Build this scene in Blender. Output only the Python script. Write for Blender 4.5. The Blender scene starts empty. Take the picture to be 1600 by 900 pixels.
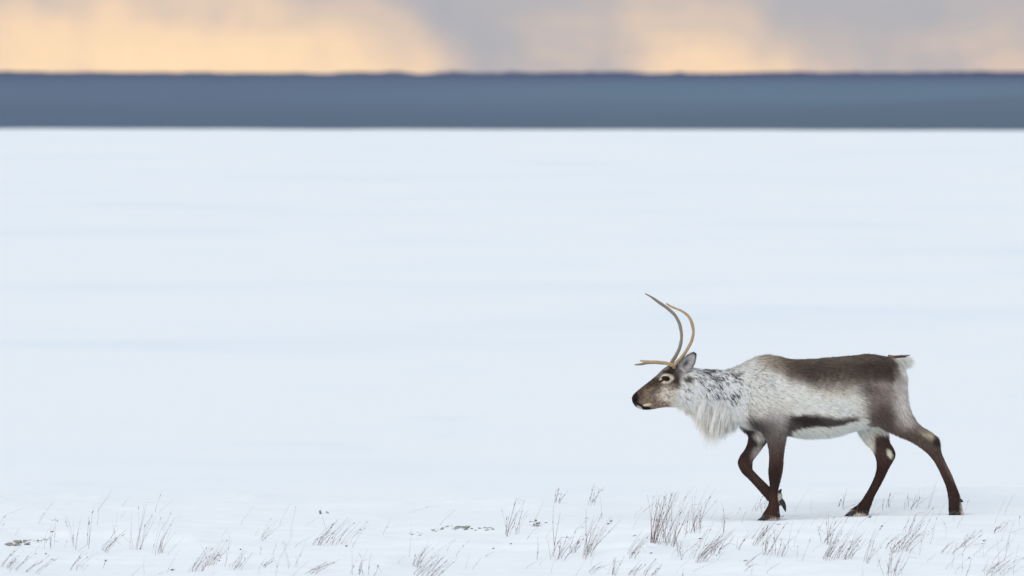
import bpy, math, random
import numpy as np
from mathutils import Vector, Matrix

rnd = random.Random(7)
rng = np.random.default_rng(11)
scene = bpy.context.scene
COL = scene.collection

# ------------------------------------------------------------------ camera
F = 40000.0 / 3.0            # focal length in photograph pixels (300 mm on 36 mm, 1600 px wide)
D, H = 53.33, 2.86           # camera distance to the animal, eye height above its feet
PITCH = math.atan(353.0 / F)
cam_d = bpy.data.cameras.new("camera")
cam_d.sensor_width = 36.0
cam_d.lens = 300.0
cam_d.clip_start = 1.0
cam_d.clip_end = 40000.0
cam_d.dof.use_dof = True
cam_d.dof.focus_distance = 53.2
cam_d.dof.aperture_fstop = 5.6
cam = bpy.data.objects.new("camera", cam_d)
COL.objects.link(cam)
cam.location = (0, -D, H)
cam.rotation_euler = (math.pi / 2 - PITCH, 0, 0)
scene.camera = cam

# ------------------------------------------------------------------ light
SUN_AZ = math.radians(-142)      # measured from +Y (ahead of the camera) towards +X
SUN_EL = math.radians(24)
scene.view_settings.view_transform = 'Standard'
scene.view_settings.look = 'None'
scene.view_settings.exposure = 0.05
scene.view_settings.gamma = 1.0

world = bpy.data.worlds.new("World")
scene.world = world
world.use_nodes = True


class NT:
    """tiny helper for writing node trees as expressions"""
    def __init__(self, tree):
        self.t = tree

    def n(self, typ, **kw):
        nd = self.t.nodes.new(typ)
        for k, v in kw.items():
            setattr(nd, k, v)
        return nd

    def l(self, a, b):
        self.t.links.new(a, b)

    def put(self, sock, v):
        if isinstance(v, bpy.types.NodeSocket):
            self.l(v, sock)
        else:
            sock.default_value = v

    def m(self, op, a, b=None, c=None, clamp=False):
        nd = self.n('ShaderNodeMath', operation=op)
        nd.use_clamp = clamp
        self.put(nd.inputs[0], a)
        if b is not None:
            self.put(nd.inputs[1], b)
        if c is not None:
            self.put(nd.inputs[2], c)
        return nd.outputs[0]

    def sstep(self, v, lo, hi, out0=0.0, out1=1.0):
        nd = self.n('ShaderNodeMapRange', interpolation_type='SMOOTHSTEP')
        self.put(nd.inputs[0], v)
        nd.inputs[1].default_value = lo
        nd.inputs[2].default_value = hi
        nd.inputs[3].default_value = out0
        nd.inputs[4].default_value = out1
        return nd.outputs[0]

    def mix(self, f, a, b, blend='MIX'):
        nd = self.n('ShaderNodeMix', data_type='RGBA', blend_type=blend)
        self.put(nd.inputs[0], f)
        self.put(nd.inputs[6], a if isinstance(a, bpy.types.NodeSocket) else (*a, 1))
        self.put(nd.inputs[7], b if isinstance(b, bpy.types.NodeSocket) else (*b, 1))
        return nd.outputs[2]

    def noise(self, vec, scale, detail=4.0, rough=0.55, dist=0.0, w=None):
        nd = self.n('ShaderNodeTexNoise')
        if vec is not None:
            self.l(vec, nd.inputs['Vector'])
        nd.inputs['Scale'].default_value = scale
        nd.inputs['Detail'].default_value = detail
        nd.inputs['Roughness'].default_value = rough
        nd.inputs['Distortion'].default_value = dist
        return nd.outputs[0]

    def comb(self, x, y, z):
        nd = self.n('ShaderNodeCombineXYZ')
        for i, v in enumerate((x, y, z)):
            self.put(nd.inputs[i], v)
        return nd.outputs[0]

    def ramp(self, v, pts):
        # ramp colours stop at 1, so brighter ones are stored scaled and multiplied back
        top = max(max(c) for _, c in pts)
        if top > 1.0:
            low = self.ramp(v, [(p, tuple(q / top for q in c)) for p, c in pts])
            sc = self.n('ShaderNodeVectorMath', operation='SCALE')
            self.l(low, sc.inputs[0])
            sc.inputs['Scale'].default_value = top
            return sc.outputs[0]
        nd = self.n('ShaderNodeValToRGB')
        nd.color_ramp.interpolation = 'B_SPLINE'
        el = nd.color_ramp.elements
        el[0].position, el[0].color = pts[0][0], (*pts[0][1], 1)
        el[1].position, el[1].color = pts[1][0], (*pts[1][1], 1)
        for p, c in pts[2:]:
            e = el.new(p)
            e.color = (*c, 1)
        self.l(v, nd.inputs[0])
        return nd.outputs[0]


def build_world():
    t = world.node_tree
    t.nodes.clear()
    N = NT(t)
    tc = N.n('ShaderNodeTexCoord')
    sep = N.n('ShaderNodeSeparateXYZ')
    N.l(tc.outputs['Generated'], sep.inputs[0])
    x, y, z = sep.outputs
    az = N.m('ARCTAN2', x, y)                       # 0 straight out to sea, + to the right
    el = N.m('ARCSINE', z)
    # clear sky above the clouds
    sky = N.n('ShaderNodeTexSky', sky_type='NISHITA')
    sky.sun_disc = False
    sky.sun_elevation = SUN_EL
    sky.sun_rotation = SUN_AZ
    sky_rgb = N.mix(1.0, sky.outputs[0], (0.1, 0.1, 0.1), 'MULTIPLY')
    # overcast layer: dim and mauve-grey at the horizon, bright towards the zenith
    e01 = N.m('DIVIDE', el, math.pi / 2)
    over = N.ramp(e01, [(0.0, (0.40, 0.425, 0.51)), (0.05, (0.46, 0.50, 0.59)),
                        (0.25, (0.80, 0.88, 0.99)), (0.6, (1.07, 1.125, 1.165)), (1.0, (1.14, 1.195, 1.23))])
    # soft cloud texture, drawn out along the horizon
    lowv = N.comb(N.m('MULTIPLY', az, 1.0), N.m('MULTIPLY', el, 3.0), 0.0)
    big = N.noise(lowv, 4.0, 4.0, 0.5)
    over = N.mix(1.0, over, N.ramp(big, [(0.0, (0.90, 0.90, 0.91)), (1.0, (1.1, 1.1, 1.09))]), 'MULTIPLY')
    base = N.mix(0.78, sky_rgb, over)
    # ragged breaks under the cloud deck towards the sunset
    cv = N.comb(N.m('MULTIPLY', az, 60.0), N.m('MULTIPLY', el, 150.0), 3.7)
    n1 = N.noise(cv, 1.0, 3.0, 0.5)
    cv2 = N.comb(N.m('MULTIPLY', az, 150.0), N.m('MULTIPLY', el, 90.0), 9.1)
    n2 = N.noise(cv2, 1.0, 2.0, 0.45)
    azd = N.m('ADD', az, N.m('MULTIPLY', N.m('SUBTRACT', n1, 0.5), 0.016))
    azd = N.m('ADD', azd, N.m('MULTIPLY', el, 0.75))
    u = N.m('DIVIDE', N.m('ADD', azd, 0.08), 0.16)   # 0..1 over +-4.6 degrees
    brk = N.ramp(u, [(p, (q,) * 3) for p, q in (
        (0.0, .6), (0.12, .82), (0.22, 1.0), (0.36, .95), (0.41, .62), (0.435, .72), (0.47, .28), (0.5, .20), (0.55, .42),
        (0.60, .56), (0.64, .74), (0.69, .68), (0.73, .36), (0.80, .28), (0.87, .46), (1.0, .5))])
    brk = N.m('MULTIPLY', brk, N.sstep(n2, 0.15, 0.7, 0.72, 1.12))
    # fades upward; breaks lie in the lowest two degrees of sky
    low = N.m('ADD', N.m('MULTIPLY', N.sstep(el, -0.003, 0.015, 1.0, 0.0), 0.75), N.sstep(el, 0.004, 0.06, 0.25, 0.0))
    upn = N.sstep(n1, 0.3, 0.7, -0.16, 0.16)
    low = N.m('ADD', low, N.m('MULTIPLY', upn, low), clamp=True)
    # strongest on the sunset side, gone behind the camera
    daz = N.m('ABSOLUTE', N.m('SUBTRACT', az, -0.3))
    side = N.sstep(daz, 0.3, 2.2, 1.0, 0.0)
    w = N.m('MULTIPLY', N.m('MULTIPLY', brk, low), side, clamp=True)
    warm = N.ramp(w, [(0.0, (0.66, 0.50, 0.44)), (0.5, (0.82, 0.615, 0.46)), (1.0, (1.02, 0.75, 0.475))])
    col = N.mix(N.sstep(w, 0.02, 0.75), base, warm)
    bg = N.n('ShaderNodeBackground')
    N.l(col, bg.inputs[0])
    bg.inputs[1].default_value = 1.0
    out = N.n('ShaderNodeOutputWorld')
    N.l(bg.outputs[0], out.inputs[0])


build_world()
sun_d = bpy.data.lights.new("sun", 'SUN')
sun_d.energy = 0.85
sun_d.angle = math.radians(35)
sun_d.color = (1.0, 0.93, 0.84)
sun = bpy.data.objects.new("sun", sun_d)
COL.objects.link(sun)
sdir = Vector((math.sin(SUN_AZ) * math.cos(SUN_EL), math.cos(SUN_AZ) * math.cos(SUN_EL), math.sin(SUN_EL)))
sun.rotation_euler = sdir.to_track_quat('Z', 'Y').to_euler()
sun.location = (0, 0, 30)

# ------------------------------------------------------------------ helpers


def W(px, py, y):
    """point at depth y seen at photograph position (px, py)"""
    X, Z = (px - 800.0) / F, (450.0 - py) / F
    dy = math.cos(PITCH) + Z * math.sin(PITCH)
    dz = -math.sin(PITCH) + Z * math.cos(PITCH)
    t = (y + D) / dy
    return np.array((X * t, y, H + dz * t))


def ss(v, lo, hi):
    t = np.clip((v - lo) / (hi - lo), 0, 1)
    return t * t * (3 - 2 * t)


def vnoise(p, seed=0):
    """value noise in 3-D, p is (n,3), result 0..1"""
    p = np.asarray(p, dtype=np.float64)
    i = np.floor(p).astype(np.int64)
    f = p - i
    f = f * f * (3 - 2 * f)
    out = np.zeros(len(p))
    for dx in (0, 1):
        for dy in (0, 1):
            for dz in (0, 1):
                h = (i[:, 0] + dx) * 374761393 + (i[:, 1] + dy) * 668265263 + (i[:, 2] + dz) * 2147483647 + seed * 974634777
                h = (h ^ (h >> 13)) * 1274126177
                h = (h ^ (h >> 16)) & 0xFFFFFF
                wgt = (f[:, 0] if dx else 1 - f[:, 0]) * (f[:, 1] if dy else 1 - f[:, 1]) * (f[:, 2] if dz else 1 - f[:, 2])
                out += wgt * (h / float(0xFFFFFF))
    return out


def fbm(p, octv=4, seed=0):
    p = np.asarray(p, dtype=np.float64)
    a, s, tot = 1.0, 0.0, 0.0
    for k in range(octv):
        s = s + a * (vnoise(p * (2.03 ** k) + 17.3 * k, seed + k) - 0.5)
        tot += a
        a *= 0.5
    return s / tot * 2


def lin(c):
    c = np.asarray(c, dtype=np.float64) / 255.0
    return np.where(c <= 0.04045, c / 12.92, ((c + 0.055) / 1.055) ** 2.4)


def mesh_np(name, v, faces, mat=None, parent=None, smooth=True):
    """faces: array (n,3) or (n,4), or list of such arrays"""
    if not isinstance(faces, list):
        faces = [faces]
    me = bpy.data.meshes.new(name)
    me.vertices.add(len(v))
    me.vertices.foreach_set('co', np.asarray(v, dtype=np.float32).ravel())
    nl = sum(f.size for f in faces)
    me.loops.add(nl)
    me.loops.foreach_set('vertex_index', np.concatenate([f.ravel() for f in faces]).astype(np.int32))
    tot = np.concatenate([np.full(len(f), f.shape[1], dtype=np.int32) for f in faces])
    st = np.concatenate([[0], np.cumsum(tot)[:-1]]).astype(np.int32)
    me.polygons.add(len(tot))
    me.polygons.foreach_set('loop_start', st)
    me.polygons.foreach_set('loop_total', tot)
    me.polygons.foreach_set('use_smooth', np.full(len(tot), smooth))
    me.update(calc_edges=True)
    me.validate()
    if mat:
        me.materials.append(mat)
    o = bpy.data.objects.new(name, me)
    COL.objects.link(o)
    if parent is not None:
        o.parent = parent
        o.matrix_parent_inverse = Matrix.Identity(4)
        if parent.get('origin') is None:
            pass
    return o


def set_col(o, cols):
    at = o.data.attributes.new('coat', 'FLOAT_COLOR', 'POINT')
    c = np.ones((len(cols), 4), dtype=np.float32)
    c[:, :3] = cols
    at.data.foreach_set('color', c.ravel())


def tag(o, label=None, cat=None, group=None, kind=None):
    if label:
        o['label'] = label
    if cat:
        o['category'] = cat
    if group:
        o['group'] = group
    if kind:
        o['kind'] = kind
    return o


def material(name):
    m = bpy.data.materials.new(name)
    m.use_nodes = True
    m.node_tree.nodes.clear()
    N = NT(m.node_tree)
    out = N.n('ShaderNodeOutputMaterial')
    b = N.n('ShaderNodeBsdfPrincipled')
    N.l(b.outputs[0], out.inputs[0])
    return m, N, b


def attr_material(name, rough=0.75, spec=0.15, vary=0.25, scale=60.0):
    m, N, b = material(name)
    a = N.n('ShaderNodeAttribute', attribute_name='coat')
    tc = N.n('ShaderNodeTexCoord')
    nz = N.noise(tc.outputs['Object'], scale, 4.0, 0.6)
    k = N.ramp(nz, [(0.25, (1 - vary,) * 3), (0.75, (1 + vary,) * 3)])
    N.l(N.mix(1.0, a.outputs['Color'], k, 'MULTIPLY'), b.inputs['Base Color'])
    b.inputs['Roughness'].default_value = rough
    b.inputs['Specular IOR Level'].default_value = spec
    return m


# ------------------------------------------------------------------ materials
def snow_material():
    m, N, b = material("snow")
    tc = N.n('ShaderNodeTexCoord')
    g = tc.outputs['Object']
    sep = N.n('ShaderNodeSeparateXYZ')
    N.l(g, sep.inputs[0])
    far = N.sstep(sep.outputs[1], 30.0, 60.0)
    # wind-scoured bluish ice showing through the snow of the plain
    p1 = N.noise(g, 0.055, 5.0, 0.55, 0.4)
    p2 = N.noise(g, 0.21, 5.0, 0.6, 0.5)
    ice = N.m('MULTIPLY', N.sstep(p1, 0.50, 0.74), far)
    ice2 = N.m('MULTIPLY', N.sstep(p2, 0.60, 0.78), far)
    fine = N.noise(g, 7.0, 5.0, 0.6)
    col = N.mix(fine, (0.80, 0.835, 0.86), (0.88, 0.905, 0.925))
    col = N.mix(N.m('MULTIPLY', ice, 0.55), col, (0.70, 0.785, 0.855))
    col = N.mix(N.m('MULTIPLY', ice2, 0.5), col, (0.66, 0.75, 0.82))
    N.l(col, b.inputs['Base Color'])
    b.inputs['Roughness'].default_value = 0.85
    b.inputs['Specular IOR Level'].default_value = 0.12
    bp = N.n('ShaderNodeBump')
    bp.inputs['Strength'].default_value = 0.35
    bp.inputs['Distance'].default_value = 0.02
    st = N.n('ShaderNodeMapping')
    st.inputs['Scale'].default_value = (6.0, 14.0, 6.0)
    N.l(g, st.inputs[0])
    N.l(N.noise(st.outputs[0], 1.0, 6.0, 0.6), bp.inputs['Height'])
    N.l(bp.outputs[0], b.inputs['Normal'])
    return m


def sea_material():
    m, N, b = material("sea_water")
    tc = N.n('ShaderNodeTexCoord')
    g = tc.outputs['Object']
    sep = N.n('ShaderNodeSeparateXYZ')
    N.l(g, sep.inputs[0])
    x, y = sep.outputs[0], sep.outputs[1]
    # shallow shelf by the shore, open water farther out, deep water at the horizon
    mid = N.sstep(y, 720.0, 1500.0)
    deep = N.sstep(y, 1500.0, 5600.0)
    col = N.mix(mid, (0.060, 0.104, 0.162), (0.084, 0.144, 0.216))
    col = N.mix(deep, col, (0.024, 0.036, 0.118))
    n = N.noise(g, 0.004, 4.0, 0.55)
    tx = N.noise(g, 0.022, 5.0, 0.6)
    # wind line running out from the shore, rougher and duller water to its right
    front = N.m('SUBTRACT', x, N.m('ADD', N.m('MULTIPLY', N.m('SUBTRACT', y, 760.0), 0.115), N.m('MULTIPLY', N.m('SUBTRACT', n, 0.5), 30.0)))
    wl = N.m('MULTIPLY', N.sstep(front, -4.0, 14.0), 0.55)
    col = N.mix(wl, col, (0.066, 0.100, 0.156))
    lft = N.sstep(x, -60.0, 40.0, 0.45, 0.0)
    col = N.mix(lft, col, (0.058, 0.092, 0.165))
    col = N.mix(1.0, col, N.ramp(tx, [(0.25, (0.86,) * 3), (0.75, (1.14,) * 3)]), 'MULTIPLY')
    N.l(col, b.inputs['Base Color'])
    b.inputs['Roughness'].default_value = 0.55
    b.inputs['Specular IOR Level'].default_value = 0.06
    bp = N.n('ShaderNodeBump')
    bp.inputs['Strength'].default_value = 0.6
    bp.inputs['Distance'].default_value = 0.4
    N.l(N.noise(g, 0.4, 4.0, 0.6), bp.inputs['Height'])
    N.l(bp.outputs[0], b.inputs['Normal'])
    return m


def simple_material(name, c1, c2, scale, rough, spec, stretch=(1, 1, 1), bump=0.0):
    m, N, b = material(name)
    tc = N.n('ShaderNodeTexCoord')
    mp = N.n('ShaderNodeMapping')
    mp.inputs['Scale'].default_value = stretch
    N.l(tc.outputs['Object'], mp.inputs[0])
    nz = N.noise(mp.outputs[0], scale, 5.0, 0.6)
    N.l(N.mix(N.sstep(nz, 0.3, 0.7), c1, c2), b.inputs['Base Color'])
    b.inputs['Roughness'].default_value = rough
    b.inputs['Specular IOR Level'].default_value = spec
    if bump:
        bp = N.n('ShaderNodeBump')
        bp.inputs['Strength'].default_value = bump
        bp.inputs['Distance'].default_value = 0.004
        N.l(nz, bp.inputs['Height'])
        N.l(bp.outputs[0], b.inputs['Normal'])
    return m


M_SNOW = snow_material()
M_SEA = sea_material()
M_SKIN = attr_material("hide", 0.85, 0.1, 0.18, 90.0)
M_FUR = attr_material("fur", 0.6, 0.18, 0.12, 45.0)
M_EYE = simple_material("eye", (0.004, 0.003, 0.003), (0.012, 0.008, 0.006), 60.0, 0.18, 0.16)
M_HOOF = simple_material("hoof", (0.010, 0.010, 0.012), (0.045, 0.042, 0.042), 40.0, 0.45, 0.35)
M_ANTLER = attr_material("antler", 0.5, 0.25, 0.22, 50.0)
M_GRASS = attr_material("dry_grass", 0.8, 0.1, 0.35, 40.0)
M_SOIL = simple_material("soil", (0.20, 0.19, 0.17), (0.48, 0.48, 0.47), 30.0, 0.9, 0.1)
M_LEAF = attr_material("leaf", 0.6, 0.2, 0.3, 60.0)


# ------------------------------------------------------------------ ground
def crest(x):
    p = np.stack([x * 0.35, x * 0, x * 0], -1)
    return 1.2 + 0.8 * fbm(p, 2, 5) + 0.55 * ss(x, -1.0, 1.2)


FEET = [W(1201, 812.8, -0.12), W(1494, 804.5, -0.11), W(1340, 806, 0.12)]


def G(x, y):
    """height of the snow"""
    x = np.asarray(x, dtype=np.float64)
    y = np.asarray(y, dtype=np.float64)
    shp = np.broadcast(x, y).shape
    x = np.broadcast_to(x, shp).ravel()
    y = np.broadcast_to(y, shp).ravel()
    o = np.zeros_like(x)
    z = 0.035 * ss(x, 1.75, 2.6) * ss(y, -3.0, -0.5)
    near = 1 - ss(np.abs(y + 1.0), 6.0, 14.0)
    q = np.stack([x * 0.45, y * 0.55, o], -1)
    z = z + near * 0.085 * fbm(q, 3, 21) * ss(np.abs(y), 0.2, 1.5)
    # wind-packed drifts with a sharper lee edge
    q2 = np.stack([x * 0.9 + 0.6 * fbm(q, 2, 3), y * 1.5, o], -1)
    r = 1 - np.abs(fbm(q2, 3, 31)) * 2.2
    q3 = np.stack([x * 4, y * 5, o], -1)
    z = z + near * (0.036 * np.clip(r, 0, 1) ** 2 + 0.010 * fbm(q3, 3, 41)) * (0.35 + 0.65 * ss(np.abs(y), 0.1, 1.2))
    # bank falls away to the plain
    c = crest(x)
    drop = ss(y, c, c + 42.0)
    z = z * (1 - drop) - 3.0 * drop
    # soft lip at the crest
    z = z - 0.06 * ss(y - c, 0.0, 1.5) * (1 - drop)
    pl = ss(y, 40.0, 70.0)
    q4 = np.stack([x * 0.11, y * 0.06, o], -1)
    z = z + pl * 0.10 * fbm(q4, 4, 51)
    shore = 697.0 - x * 0.21
    z = z - 0.0001 * np.maximum(y - 45, 0) - 2.5 * ss(y - shore, 0.0, 8.0)
    # hooves press the snow a little and push up a rim
    for fp in FEET:
        d = np.hypot(x - fp[0], (y - fp[1]) * 0.9)
        z = z + (fp[2] - 0.004 - z) * (1 - ss(d, 0.07, 0.45)) * 0.92 + 0.008 * np.exp(-((d - 0.15) / 0.05) ** 2)
    return z.reshape(shp)


def axis(dense_lo, dense_hi, step, out_lo, out_hi, grow=1.12):
    a = list(np.arange(dense_lo, dense_hi + 1e-6, step))
    s, v = step, dense_hi
    while v < out_hi:
        s *= grow
        v += s
        a.append(v)
    s, v = step, dense_lo
    b = []
    while v > out_lo:
        s *= grow
        v -= s
        b.append(v)
    return np.array(b[::-1] + a)


def build_snow():
    xs = axis(-4.2, 4.2, 0.022, -3000, 3000, 1.10)
    ys = axis(-7.5, 3.2, 0.05, -260, 60, 1.10)
    ys = np.concatenate([ys, np.arange(ys[-1] + 4, 690, 4.0), np.arange(690, 760, 2.0)])
    X, Y = np.meshgrid(xs, ys)
    far = np.abs(X) > 60
    Yk = np.where(far, Y, Y)
    Z = G(X, Yk)
    shore_shift = np.clip(X, -150, 150) * 0.21
    Yk = np.where(Y > 600, Y - shore_shift * (ss(Y, 600, 690)), Y)
    # heights follow the shifted rows
    Z = G(np.clip(X, -150, 150) if False else np.clip(X, -150, 150), Yk)
    nx, ny = len(xs), len(ys)
    v = np.stack([X, Yk, Z], -1).reshape(-1, 3)
    i = np.arange(ny - 1)[:, None] * nx + np.arange(nx - 1)[None, :]
    f = np.stack([i, i + 1, i + nx + 1, i + nx], -1).reshape(-1, 4)
    o = mesh_np("snow_field", v, f, M_SNOW)
    tag(o, "wide snow-covered plain with a low drifted bank in front", kind='structure')
    o['category'] = "snow"
    return o


def build_sea():
    R = 6.371e6
    az = np.concatenate([-np.linspace(1.2, 0.14, 40)[:-1], np.linspace(-0.14, 0.14, 420), np.linspace(0.14, 1.2, 40)[1:]])
    d = np.geomspace(640.0, 14000.0, 420)
    A, Dd = np.meshgrid(az, d)
    X = Dd * np.sin(A)
    Y = Dd * np.cos(A) - D
    xr, yr = X.ravel(), Y.ravel()
    o = np.zeros_like(xr)
    amp = 0.10 + 0.95 * ss(Dd.ravel(), 2500, 5200)          # ground swell rises offshore
    h = fbm(np.stack([xr / 26.0, yr / 60.0, o], -1), 3, 71) + 0.8 * fbm(np.stack([xr / 75.0, yr / 260.0, o + 4], -1), 2, 75)
    swell = fbm(np.stack([xr / 21.0, yr / 1500.0, o + 8], -1), 3, 79) + .3 * fbm(np.stack([xr / 150.0, yr / 2500.0, o + 2], -1), 1, 82)
    z = -3.15 - Dd.ravel() ** 2 / (2 * R) + amp * h + 3.6 * ss(Dd.ravel(), 4600, 7000) * swell
    nx, ny = len(az), len(d)
    v = np.stack([xr, yr, z], -1)
    i = np.arange(ny - 1)[:, None] * nx + np.arange(nx - 1)[None, :]
    f = np.stack([i, i + 1, i + nx + 1, i + nx], -1).reshape(-1, 4)
    ob = mesh_np("sea", v, f, M_SEA)
    tag(ob, "slate blue sea with swells along the horizon", kind='structure')
    ob['category'] = "sea"
    return ob


build_snow()
build_sea()

# ------------------------------------------------------------------ reindeer


def catmull(P, sub):
    P = np.asarray(P, dtype=np.float64)
    Q = np.vstack([2 * P[0] - P[1], P, 2 * P[-1] - P[-2]])
    out = []
    for i in range(1, len(Q) - 2):
        p0, p1, p2, p3 = Q[i - 1], Q[i], Q[i + 1], Q[i + 2]
        for k in range(sub):
            t = k / sub
            out.append(0.5 * ((2 * p1) + (-p0 + p2) * t + (2 * p0 - 5 * p1 + 4 * p2 - p3) * t * t + (-p0 + 3 * p1 - 3 * p2 + p3) * t ** 3))
    out.append(Q[-2])
    return np.array(out)


def loft(rows, sub=4, nseg=28, expo=2.2, inset=0.0):
    """rows: (ax, ay, bx, by, depth, half width); a and b are the two outline points of the section"""
    K = []
    for ax, ay, bx, by, dep, hw in rows:
        a, b = W(ax, ay, dep), W(bx, by, dep)
        K.append(np.concatenate([(a + b) / 2, (a - b) / 2, [hw]]))
    K = catmull(K, sub)
    th = np.linspace(0, 2 * np.pi, nseg, endpoint=False)
    c, s = np.cos(th), np.sin(th)
    cc = np.sign(c) * np.abs(c) ** (2 / expo)
    sc = np.sign(s) * np.abs(s) ** (2 / expo)
    rings = []
    for k in K:
        cen, ax_, hw = k[:3], k[3:6], k[6]
        L = np.linalg.norm(ax_)
        ax_ = ax_ * max(L - inset, 0.004) / max(L, 1e-6)
        hw = max(hw - inset, 0.004)
        rings.append(cen + cc[:, None] * ax_ + sc[:, None] * np.array((0, hw, 0)))
    v = np.vstack(rings)
    n = len(rings)
    f = []
    for i in range(n - 1):
        for j in range(nseg):
            j2 = (j + 1) % nseg
            f.append((i * nseg + j, i * nseg + j2, (i + 1) * nseg + j2, (i + 1) * nseg + j))
    c0, c1 = len(v), len(v) + 1
    v = np.vstack([v, K[0][:3] + (K[0][:3] - K[1][:3]) * 0.4, K[-1][:3] + (K[-1][:3] - K[-2][:3]) * 0.4])
    for j in range(nseg):
        j2 = (j + 1) % nseg
        f.append((c0, j2, j))
        b = (n - 1) * nseg
        f.append((c1, b + j, b + j2))
    return v, f


def ellipsoid(c, r, rot=0.0, nu=20, nv=12):
    v, f = [], []
    for i in range(nv + 1):
        a = math.pi * i / nv
        for j in range(nu):
            b = 2 * math.pi * j / nu
            x, y, z = r[0] * math.sin(a) * math.cos(b), r[1] * math.sin(a) * math.sin(b), r[2] * math.cos(a)
            xr = x * math.cos(rot) - z * math.sin(rot)
            zr = x * math.sin(rot) + z * math.cos(rot)
            v.append((c[0] + xr, c[1] + y, c[2] + zr))
    for i in range(nv):
        for j in range(nu):
            j2 = (j + 1) % nu
            f.append((i * nu + j, (i + 1) * nu + j, (i + 1) * nu + j2, i * nu + j2))
    return np.array(v), f


FUR_IN = 0.008
TRUNK = [  # top x, top y, bottom x, bottom y, depth, half width
    (1052, 569, 1060, 634, 0, .066), (1068, 570, 1072, 638, 0, .074), (1090, 574.5, 1092, 644, 0, .083),
    (1112, 576.5, 1112, 651, 0, .096), (1135, 576.5, 1134, 658, 0, .115), (1155, 569, 1153, 665, 0, .14),
    (1175, 559.5, 1174, 672, 0, .165), (1195, 554, 1195, 677, 0, .185), (1215, 555.5, 1215, 680, 0, .198),
    (1235, 560, 1235, 682.5, 0, .206), (1265, 559.5, 1265, 685.5, 0, .216), (1300, 557, 1300, 683, 0, .218),
    (1330, 555, 1328, 676, 0, .208), (1355, 552, 1352, 671, 0, .195), (1378, 555, 1374, 668, 0, .175),
    (1396, 560, 1392, 660, 0, .145), (1410, 571, 1406, 645, 0, .10), (1417, 585, 1415, 628, 0, .05)]
HEAD = [
    (987.2, 619.5, 988.5, 630, 0, .020), (990.5, 614.5, 994, 636.5, 0, .034), (998, 608, 1003, 640.5, 0, .040),
    (1008, 600, 1015, 641, 0, .043), (1017, 593, 1027, 638.5, 0, .049), (1025.5, 586, 1040, 636.5, 0, .060),
    (1034, 577.5, 1052, 635.5, 0, .070), (1043, 571.5, 1064, 634, 0, .072), (1055, 568, 1074, 632, 0, .070),
    (1066, 570, 1084, 628, 0, .062)]
NEAR_FORE = [
    (1172, 590, 1222, 600, -.135, .045), (1167, 620, 1235, 628, -.142, .060), (1168, 646, 1234, 652, -.140, .062),
    (1186, 670, 1230, 672, -.132, .054), (1197.5, 690, 1228, 691, -.128, .044), (1201, 714, 1225.5, 715, -.125, .036),
    (1199.5, 738, 1224, 736, -.122, .034), (1201.5, 757, 1219.5, 755, -.12, .027), (1202, 774, 1215.5, 772, -.12, .025),
    (1199, 790, 1217.5, 789, -.12, .029), (1192, 802, 1218.5, 803, -.12, .033), (1187, 810, 1218, 811, -.12, .033)]
FAR_FORE = [
    (1152, 600, 1215, 605, .13, .05), (1150, 640, 1212, 648, .135, .058), (1153, 664, 1207, 675, .13, .052),
    (1168, 680, 1198, 691, .125, .042), (1165, 698, 1188, 706, .122, .036), (1155, 713, 1178, 719, .12, .034),
    (1152, 724, 1176.5, 729, .12, .034), (1158, 738, 1177, 733, .12, .030), (1168, 748, 1181, 738, .12, .027),
    (1181, 762, 1193, 750, .12, .026), (1193, 776, 1205, 761, .12, .027), (1202, 784, 1213, 764, .12, .029),
    (1211, 788, 1220.5, 767, .12, .028), (1217.5, 789, 1223, 778, .12, .024)]
NEAR_HIND = [
    (1350, 578, 1410, 578, -.105, .05), (1345, 606, 1417, 600, -.115, .068), (1351, 638, 1421, 630, -.115, .070),
    (1370, 664, 1429, 653, -.112, .060), (1396, 678.5, 1440, 666, -.11, .047), (1421, 689, 1456, 675.5, -.11, .037),
    (1443, 704.5, 1468, 686, -.11, .033), (1455, 716.5, 1471.5, 705, -.11, .029), (1462, 727, 1478.5, 722, -.11, .026),
    (1469.5, 742, 1487, 739, -.11, .024), (1477, 760, 1494.5, 758, -.11, .025), (1480.5, 777, 1501, 775, -.11, .029),
    (1481.5, 790, 1503.5, 789, -.11, .030), (1482, 801, 1506, 801.5, -.11, .033)]
FAR_HIND = [
    (1335, 605, 1402, 600, .11, .06), (1334, 640, 1400, 632, .115, .066), (1337, 670, 1390, 664, .115, .055),
    (1350, 690, 1390, 687, .115, .043), (1362, 705, 1398.5, 703, .115, .036), (1368, 719, 1399.5, 714, .115, .031),
    (1368, 736, 1389, 733, .115, .027), (1361, 755, 1379.5, 753, .115, .025), (1351, 773, 1369, 772, .115, .026),
    (1341, 787, 1362, 788, .115, .028), (1330, 795, 1358, 799, .115, .032), (1323, 802, 1356, 804.5, .115, .034)]


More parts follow.
